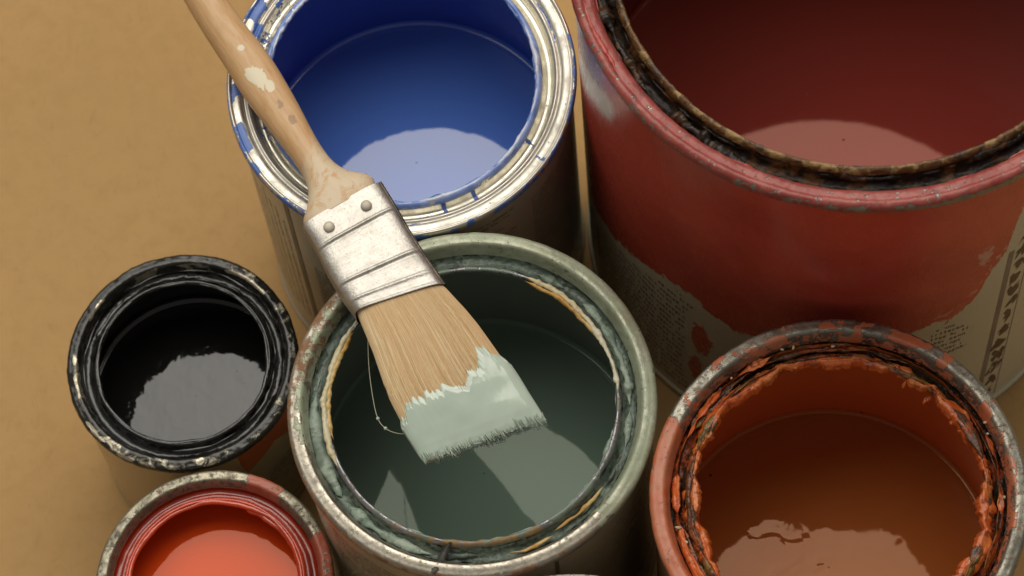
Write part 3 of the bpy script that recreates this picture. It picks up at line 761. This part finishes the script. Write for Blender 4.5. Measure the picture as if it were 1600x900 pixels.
# large brown lettering running up the can, too worn and foreshortened to read
brown = m_simple('brown_print', (.085, .055, .035), .4)
rnd = random.Random(5); V = []; F = []
z = .7
while z < 13.5:
    hgt = rnd.uniform(.75, 1.05)
    for k in range(rnd.randint(4, 5)):
        a0 = rnd.uniform(-64.6, -61.6); z0 = z + rnd.uniform(0, .5); a1 = rnd.uniform(-64.6, -61.4); z1 = z + rnd.uniform(.3, hgt); bow = rnd.uniform(-.8, .8)
        prev = None
        for s in range(9):
            u = s / 8; aa = a0 + (a1 - a0) * u + bow * math.sin(math.pi * u) * 1.2; zz = z0 + (z1 - z0) * u + bow * .25 * math.sin(math.pi * u)
            wd = .15 * (1 - .5 * abs(u - .5))
            for sg in (-1, 1):
                ar = math.radians(aa) + sg * .5 * wd / Rw; V.append((Rw * math.cos(ar), Rw * math.sin(ar), zz + sg * wd * .9))
            n = len(V)
            if s: F.append([n - 4, n - 3, n - 1, n - 2])
    z += hgt + .12
mesh_obj('large_lettering', V, F, brown, t, smooth=False, kind='stuff')

# ---- the can whose rim just enters the frame at the bottom
cx, cy, R, H = -.05, -14.24, 5.4, 12.4
mats = dict(body=mats['body'], rim=m_rim('pinkish_can_tin', (.50, .36, .33), (.62, .58, .52), paint2=(.58, .47, .43), stain=.3, mrough=.3),
            groove=m_crust('pinkish_groove', [(.3, .2, .18), (.4, .3, .27)], .4), lip=m_simple('pinkish_lip', (.5, .38, .35), .3),
            inner=m_liquid('pink_wall_film', (.4, .25, .22), .1), liquid=m_liquid('pink_liquid_paint', (.5, .32, .28), .04))
mats['body'] = m_body('pinkish_can_print', (.4, .36, .3), .3)
build_can('paint_can', 'pale pinkish rim of a can just entering at the bottom edge below the green can', 'paint can', cx, cy, R, H, 3.0, mats,
          rim_attrs={'paint': lambda a, r, z, P, s: .5 + 0 * a, 'rust': lambda a, r, z, P, s: .15 + 0 * a}, groove_attrs=None)

# ------------------------------------------------------------------ the brush
BZ = 13.12
brush = thing('paint_brush', 'wooden-handled paint brush with metal ferrule, bristles dipped in pale green, lying across the cans', 'paint brush', (-4.6, 1.0, BZ))
OFF = np.array([-4.6, 1.0])

def loft(name, L, Rr, h, n, mat, parent, stations=90, k=64, dz=None, thick=None, cap=True, droop=None):
    """L, Rr: left and right outline (cm, plan), h: half thickness per station, n: superellipse power"""
    L = catmull(np.array(L) - OFF, 10); Rr = catmull(np.array(Rr) - OFF, 10)
    m = len(L); s = np.linspace(0, 1, m); q = np.linspace(0, 1, stations)
    Ls = np.stack([np.interp(q, s, L[:, i]) for i in (0, 1)], -1); Rs = np.stack([np.interp(q, s, Rr[:, i]) for i in (0, 1)], -1)
    hs = np.interp(q, np.linspace(0, 1, len(h)), h)
    ns = np.interp(q, np.linspace(0, 1, len(n)), n)
    if thick is not None: hs = hs + thick(q)
    zc = np.zeros(stations) if droop is None else droop(q)
    ph = np.linspace(0, 2 * np.pi, k, endpoint=False)
    c, sn = np.cos(ph)[None], np.sin(ph)[None]
    X = np.sign(c) * np.abs(c) ** (2 / ns[:, None]); Zz = np.sign(sn) * np.abs(sn) ** (2 / ns[:, None])
    C = (Ls + Rs) / 2; W = (Rs - Ls) / 2
    P = np.zeros((stations, k, 3))
    P[..., 0] = C[:, None, 0] + W[:, None, 0] * X; P[..., 1] = C[:, None, 1] + W[:, None, 1] * X
    P[..., 2] = zc[:, None] + hs[:, None] * Zz
    along = np.concatenate([[0], np.cumsum(np.linalg.norm(np.diff(C, axis=0), axis=1))])
    ST = np.stack([X * np.linalg.norm(W, axis=1)[:, None], np.repeat(along[:, None], k, 1), P[..., 2]], -1)
    if dz is not None: P = P + dz(P, q, X, Zz)
    i = np.arange(stations - 1)[:, None]; j = np.arange(k)[None]; j2 = (j + 1) % k
    F = np.stack([i * k + j, i * k + j2, (i + 1) * k + j2, (i + 1) * k + j], -1).reshape(-1, 4).tolist()
    V = P.reshape(-1, 3); STf = ST.reshape(-1, 3)
    if cap:
        for st, rev in ((0, True), (stations - 1, False)):
            cpt = P[st].mean(0); V = np.vstack([V, cpt]); STf = np.vstack([STf, ST[st].mean(0)])
            ci = len(V) - 1
            for jj in range(k):
                a_, b_ = st * k + jj, st * k + (jj + 1) % k
                F.append([a_, ci, b_] if rev else [a_, b_, ci])
    return mesh_obj(name, V, F, mat, parent, {'st': STf}), P, q

def m_wood():
    g = G('pale_worn_wood')
    st = g.attr('st', True)
    gr = g.noise(7, 5, .65, .5, g.scalev(st, (1.4, .16, 1.4)))
    fine = g.noise(40, 3, .6, 0, g.scalev(st, (1.2, .06, 1.2)))
    c = g.mix(g.range(gr, .35, .68), (.63, .40, .205), (.54, .31, .135))
    c = g.mix(g.range(fine, .5, .75, 0, .35), c, (.40, .21, .08))
    sep = g.node('ShaderNodeSeparateXYZ'); g.put(sep.inputs[0], st)
    def spot(x, y, rx, ry, amp=.7, sc=3.0):
        dx = g.math('DIVIDE', g.math('SUBTRACT', sep.outputs[0], x), rx); dy = g.math('DIVIDE', g.math('SUBTRACT', sep.outputs[1], y), ry)
        d = g.math('SQRT', g.math('ADD', g.math('MULTIPLY', dx, dx), g.math('MULTIPLY', dy, dy)))
        d = g.math('ADD', d, g.math('MULTIPLY', g.math('SUBTRACT', g.noise(sc, 4, .6, 0, st), .5), amp * 3))
        return g.math('MULTIPLY', g.range(d, .9, 1.05, 1, 0), g.range(sep.outputs[2], .0, .1))
    marks = None
    for (x, y, rx, ry) in MARKS:
        s = spot(x, y, rx, ry); marks = s if marks is None else g.math('MAXIMUM', marks, s)
    # old primer worn into the flare above the ferrule
    fl = g.range(g.math('ADD', sep.outputs[1], g.math('MULTIPLY', g.noise(1.6, 4, .65, .3, st), 3.2)), FLARE + .2, FLARE + 1.8)
    fl = g.math('MULTIPLY', fl, g.range(g.noise(2.2, 5, .65, .6, st), .36, .52))
    c = g.mix(g.math('MULTIPLY', fl, .75), c, (.66, .56, .40))
    c = g.mix(marks, c, (.72, .64, .46))
    dk = None
    for (x, y, rx, ry) in DARKS:
        s = spot(x, y, rx, ry, .9, 6.0); dk = s if dk is None else g.math('MAXIMUM', dk, s)
    c = g.mix(g.math('MULTIPLY', dk, .6), c, (.22, .13, .06))
    h = g.math('ADD', g.math('MULTIPLY', gr, .3), g.math('ADD', marks, g.math('MULTIPLY', fl, .6)))
    return g.out(color=c, rough=.42, normal=g.bump(h, .25, .0004))

HL = [(-13.3, 22.2), (-12.9, 21.0), (-11.6, 17.8), (-10.25, 14.4), (-9.22, 11.69), (-8.78, 10.52), (-8.33, 9.42), (-7.69, 8.01), (-7.26, 7.02), (-6.54, 5.7), (-5.95, 4.63), (-5.68, 4.02), (-5.61, 3.49), (-5.70, 2.98), (-5.84, 2.59), (-5.74, 2.31)]
HR = [(-12.9, 22.3), (-11.9, 21.3), (-10.4, 17.7), (-8.95, 14.2), (-7.93, 11.55), (-7.50, 10.45), (-7.05, 9.5), (-6.47, 8.46), (-6.13, 7.75), (-5.68, 6.62), (-5.30, 5.55), (-5.08, 5.0), (-4.78, 4.45), (-4.36, 4.05), (-3.72, 3.78), (-3.56, 3.32)]
hh = [.15, .50, .58, .60, .60, .60, .58, .56, .54, .50, .48, .48, .50, .54, .58, .58]
# arc length along the handle, to place the marks on it
_c = (catmull(np.array(HL), 10) + catmull(np.array(HR), 10)) / 2
_al = np.concatenate([[0], np.cumsum(np.linalg.norm(np.diff(_c, axis=0), axis=1))])
def along_at(x, y):
    d = np.hypot(_c[:, 0] - x, _c[:, 1] - y); return float(_al[d.argmin()])
MARKS = [(-.08, along_at(-6.86, 7.35), .26, .42), (.12, along_at(-6.62, 6.92), .16, .2), (.0, along_at(-7.2, 8.3), .10, .10), (-.1, along_at(-8.2, 10.9), .16, .3)]
DARKS = [(.05, along_at(-6.38, 6.25), .10, .14), (.1, along_at(-5.98, 5.6), .13, .16)]
FLARE = along_at(-5.0, 4.1)
loft('handle', HL, HR, hh, [2.1, 2.1, 2.1, 2.1, 2.2, 2.3, 2.6, 3.2], m_wood(), brush, 200, 72)

def m_ferrule():
    g = G('tin_ferrule')
    st = g.attr('st', True)
    n = g.noise(1.6, 5, .6, .4, st); f = g.noise(14, 4, .65, 0, st); sc = g.noise(9, 3, .6, 0, g.scalev(st, (.15, 2.2, 1)))
    c = g.mix(g.range(n, .4, .75), (.62, .59, .545), (.49, .46, .41))
    c = g.mix(g.range(f, .56, .70, 0, .7), c, (.34, .30, .24))
    c = g.mix(g.range(g.noise(3.5, 5, .7, .8, st), .55, .68, 0, .45), c, (.36, .31, .23))
    h = g.math('ADD', g.math('MULTIPLY', n, 1.2), g.math('MULTIPLY', f, .15))
    return g.out(color=c, metal=1.0, rough=g.mixf(sc, .46, .60), normal=g.bump(h, .35, .0012))
FLs = [(-5.86, 2.34), (-5.53, 1.59), (-5.28, .82), (-4.97, .1), (-4.60, -.62)]
FRs = [(-3.46, 3.42), (-3.13, 2.64), (-2.81, 1.81), (-2.41, .9), (-1.93, -.09)]
def ribs(q):
    v = 0 * q
    for c, a, w in ((.285, .04, .013), (.315, -.02, .015), (.70, .04, .013), (.73, -.02, .015), (.89, .035, .014), (.99, .03, .012)): v = v + a * np.exp(-((q - c) / w) ** 2)
    return v
mf = m_ferrule()
ferr, FP, _ = loft('ferrule', FLs, FRs, [.58, .62, .63, .64, .65], [5, 5, 5, 5], mf, brush, 140, 96, thick=ribs, cap=False,
                   dz=lambda P, q, X, Zz: np.stack([0 * X, 0 * X, .018 * fbm(P, .9, 3, 3) * (Zz > .2)], -1))
for (x, y) in ((-5.07, 2.10), (-3.92, 2.62)):
    blob('rivet', (x - OFF[0], y - OFF[1], .635), .17, .17, .11, m_simple('rivet_tin', (.74, .68, .55), .6, .4), brush, 3, .05, n=20)
# dark tube down the right-hand edge: the rounded corner's dark reflection, put in as colour
sp = [((FRs[i][0] - OFF[0]) + .0, FRs[i][1] - OFF[1], .36) for i in range(5)]
tube('ferrule_dark_reflection', sp, .06, m_simple('painted_dark_reflection', (.10, .08, .06), .35, .6, var=.6, scale=300, bump=.5), brush, 8)

BL = [(-4.56, -.50), (-4.23, -1.69), (-3.94, -3.07), (-3.66, -3.9), (-3.42, -4.52), (-3.07, -5.27)]
BR = [(-2.00, .0), (-1.23, -1.16), (-.62, -2.33), (-.24, -3.04), (.06, -3.68), (.44, -4.48)]
TB = np.array([0, .2, .4, .6, .8, .90, .955, .985, 1.0])
bh = [.58, .60, .56, .47, .345, .265, .20, .14, .07]
bn = [4, 3.4, 3, 3, 3, 3, 3, 2.8, 2.6]
drp = lambda q: -.12 * q ** 1.5
def m_hair(name, c1, c2, c3):
    g = G(name)
    st = g.attr('st', True)
    n = g.noise(16, 4, .7, 0, g.scalev(st, (1.2, .05, 1.0)))
    w = g.noise(1.1, 3, .6, 0, st)
    c = g.mix(g.range(n, .3, .7), c1, c2)
    c = g.mix(g.range(n, .62, .74, 0, .7), c, c3)
    sep = g.node('ShaderNodeSeparateXYZ'); g.put(sep.inputs[0], st)
    pink = g.math('MULTIPLY', g.range(sep.outputs[1], .0, 1.1, 1, 0), g.range(w, .4, .65))
    c = g.mix(g.math('MULTIPLY', pink, .5), c, (.62, .30, .17))
    return g.out(color=c, rough=.45, normal=g.bump(n, .5, .0006))
hair_core = m_hair('bristle_core', (.74, .53, .28), (.64, .43, .20), (.38, .23, .09))
core, BP, bq = loft('bristle_core', BL, BR, np.interp(np.linspace(0, 1, 41), TB, bh) * .97, np.interp(np.linspace(0, 1, 41), TB, bn), hair_core, brush, 120, 120, droop=drp)
bl = catmull(np.array(BL) - OFF, 10); br = catmull(np.array(BR) - OFF, 10)
sB = np.linspace(0, 1, len(bl))
def bsurf(u, t, off=0.0, top=1.0):
    """point on the bristle pack: u across -1..1, t along 0..1"""
    Lx = np.array([np.interp(t, sB, bl[:, 0]), np.interp(t, sB, bl[:, 1])]); Rx = np.array([np.interp(t, sB, br[:, 0]), np.interp(t, sB, br[:, 1])])
    h = np.interp(t, TB, bh); n = np.interp(t, TB, bn)
    c = (Lx + Rx) / 2; w = (Rx - Lx) / 2
    zz = top * (h + off) * max(0.0, 1 - abs(u) ** n) ** (1 / n)
    return np.array([c[0] + w[0] * u, c[1] + w[1] * u, zz + drp(t)])
def tstart(u):
    return np.interp(u, [-1, -.85, -.7, -.5, -.25, -.05, .08, .2, .35, .5, .62, .8, 1], [.64, .62, .55, .525, .53, .525, .565, .51, .48, .40, .375, .42, .46])
rnd = random.Random(8)
V = []; F = []; ST = []
for k in range(4200):
    u = rnd.uniform(-1, 1); u = math.copysign(abs(u) ** .85, u)
    t0 = -.01; ts = float(tstart(u)) + rnd.uniform(-.05, .05)
    du = rnd.gauss(0, .018); off = rnd.uniform(.0, .035); wd = rnd.uniform(.004, .009); side = 1.0 if rnd.random() < .9 else -1.0
    sid = rnd.random() * 9
    lift = max(0, rnd.gauss(0, .012))
    n = 7
    for s in range(n):
        f = s / (n - 1); t = t0 + (ts + .03 - t0) * f
        uu = max(-1.0, min(1.0, u + du * f + .006 * math.sin(7 * f + sid)))
        p = bsurf(uu, max(0, t), off * (.3 + .7 * f) + lift * f, side)
        if abs(uu) > .96: p[2] += rnd.uniform(-.3, .3) * .0
        for sg in (-1, 1):
            V.append((p[0] + sg * wd, p[1] + sg * wd * .35, p[2] + (.004 if sg > 0 else -.004))); ST.append((u * 1.3 + sid, t * 5 + sid, sid))
        m = len(V)
        if s: F.append([m - 4, m - 3, m - 1, m - 2])
def m_strand():
    g = G('bristle_hair'); st = g.attr('st', True)
    sep = g.node('ShaderNodeSeparateXYZ'); g.put(sep.inputs[0], st)
    r = g.math('FRACT', g.math('MULTIPLY', sep.outputs[2], 3.7))
    c = g.mix(g.range(r, 0, .6), (.62, .42, .20), (.80, .56, .31)); c = g.mix(g.range(r, .6, 1), c, (.86, .72, .46))
    return g.out(color=c, rough=.4)
mesh_obj('bristles', V, F, m_strand(), brush, {'st': np.array(ST)}, kind='stuff')

# the wet coat of paint on the lower half of the bristles
wet = m_simple('wet_sage_paint', (.53, .63, .53), .16, var=.08, scale=45, bump=.03, coat=.6)
K, T = 260, 90
ph = np.linspace(0, 2 * np.pi, K, endpoint=False)
h_i = np.interp; V = np.zeros((K, T, 3))
U0 = np.cos(ph); jag = fbm(np.stack([U0 * 6, np.sin(ph) * 2, 0 * ph], -1), 2.2, 5, 3) * .05 + np.abs(fbm(np.stack([U0 * 6, np.sin(ph) * 2, 0 * ph], -1), 5.0, 6, 2)) * .07
for i, p_ in enumerate(ph):
    ts = float(tstart(math.cos(p_))) - .03 + jag[i]
    for j in range(T):
        f = j / (T - 1); t = ts + (1.0 - ts) * f
        n = h_i(t, TB, bn); h = h_i(t, TB, bh)
        c, s = math.cos(p_), math.sin(p_)
        x = math.copysign(abs(c) ** (2 / n), c); zz = math.copysign(abs(s) ** (2 / n), s)
        Lx = np.array([h_i(t, sB, bl[:, 0]), h_i(t, sB, bl[:, 1])]); Rx = np.array([h_i(t, sB, br[:, 0]), h_i(t, sB, br[:, 1])])
        cc = (Lx + Rx) / 2; w = (Rx - Lx) / 2; wl = np.hypot(*w)
        o = .11 * min(1.0, (f * (1 - ts) / .07)) ** .6 * (1 - .45 * f) - .02 * (f < .001)
        V[i, j] = (cc[0] + w[0] * x * (1 + o / wl), cc[1] + w[1] * x * (1 + o / wl), (h + o) * zz + drp(t))
lump = fbm(V, .9, 8, 2) * .075 + fbm(np.stack([V[..., 0] * 5, V[..., 1] * 1.2, V[..., 2] * 5], -1), .9, 12, 2) * .008
edge = np.minimum(1, np.linspace(0, 1, T) / .12)[None]
V[..., 2] += lump * edge * np.sign(np.sin(ph))[:, None]
V[..., 1] += .05 * fbm(V * np.array([6, 1, 6]), 1.5, 14, 2) * (np.linspace(0, 1, T)[None] ** 6)
F = grid_faces(K, T, True).tolist()
tip = [i * T + T - 1 for i in range(K)]
Vf = np.vstack([V.reshape(-1, 3), V[:, -1].mean(0) + np.array([.02, -.03, 0])])
for i in range(K): F.append([tip[i], len(Vf) - 1, tip[(i + 1) % K]])
mesh_obj('paint_coat', Vf, F, wet, brush)
# clumped wet ends of the bristles
V = []; F = []
Lt, Rt = bl[-1], br[-1]
dirv = ((bl[-1] + br[-1]) / 2 - (bl[-8] + br[-8]) / 2); dirv /= np.linalg.norm(dirv)
for k in range(700):
    u = rnd.uniform(-1.0, 1.0); v = rnd.uniform(-1, 1) * (1 - abs(u) ** 4) ** .25
    b = (Lt + Rt) / 2 + (Rt - Lt) / 2 * u * 1.02
    base = np.array([b[0], b[1], drp(1.0) + v * .16])
    ln = rnd.uniform(.0, .11) * (1 + .5 * math.sin(u * 9) + .4 * math.sin(u * 23 + 1)); d = np.array([dirv[0] + rnd.gauss(0, .12) + u * .1, dirv[1] + rnd.gauss(0, .08), rnd.gauss(0, .12) + v * .15])
    wdt = rnd.uniform(.012, .024)
    sd = np.array([d[1], -d[0], 0]); sd /= np.linalg.norm(sd)
    st_ = base - d * .26 + np.array([0, 0, .10 * v])
    for q, ww in ((0, 1), (.6, .9), (1, .25)):
        p = st_ + d * (.26 + ln) * q
        V += [tuple(p - sd * wdt * ww), tuple(p + sd * wdt * ww), tuple(p + np.array([0, 0, wdt * ww]))]
    m = len(V) - 9
    for r_ in (0, 3):
        for e0, e1 in ((0, 1), (1, 2), (2, 0)): F.append([m + r_ + e0, m + r_ + e1, m + r_ + 3 + e1, m + r_ + 3 + e0])
mesh_obj('wet_bristle_ends', V, F, m_simple('wet_bristle_paint', (.50, .60, .48), .3, var=.3, scale=200), brush, kind='stuff')
hp = [(-4.31, -.75, 12.75), (-4.41, -1.91, 12.6), (-4.40, -2.91, 12.55), (-4.32, -3.58, 12.55), (-4.13, -3.92, 12.58), (-3.82, -4.14, 12.65), (-3.40, -4.28, 12.8)]
hp = [(x - OFF[0], y - OFF[1], z - BZ) for x, y, z in hp]
tube('stray_bristle', hp, .013, m_simple('pale_hair', (.45, .42, .30), .4), brush, 6)
for k in (3, 4):
    blob('paint_droplet', hp[k], .055, .055, .055, wet, brush, k, .1, n=14)

# ------------------------------------------------------------------ second level: what sits on a part belongs to that part
HOST = {'paint_bead': 'inner_lip', 'paint_crust': 'inner_lip', 'paint_drip': 'inner_lip', 'dried_paint_string': 'inner_lip', 'groove_crust': 'lid_groove', 'paint_flake': 'lid_groove', 'paint_fragment': 'rim',
        'fine_print': 'can_wall', 'printed_line': 'can_wall', 'printed_band': 'can_wall', 'printed_stripe': 'can_wall', 'printed_panel': 'can_wall', 'large_lettering': 'can_wall', 'side_seam': 'can_wall', 'paint_bubble': 'liquid_paint',
        'rivet': 'ferrule', 'ferrule_dark_reflection': 'ferrule', 'paint_coat': 'bristle_core', 'wet_bristle_ends': 'bristle_core', 'bristles': 'bristle_core', 'paint_droplet': 'stray_bristle'}
for o in [o for o in bpy.data.objects if o.parent is not None]:
    h = HOST.get(o.name.split('.')[0])
    if h:
        for sib in o.parent.children:
            if sib.name.split('.')[0] == h: o.parent = sib; break
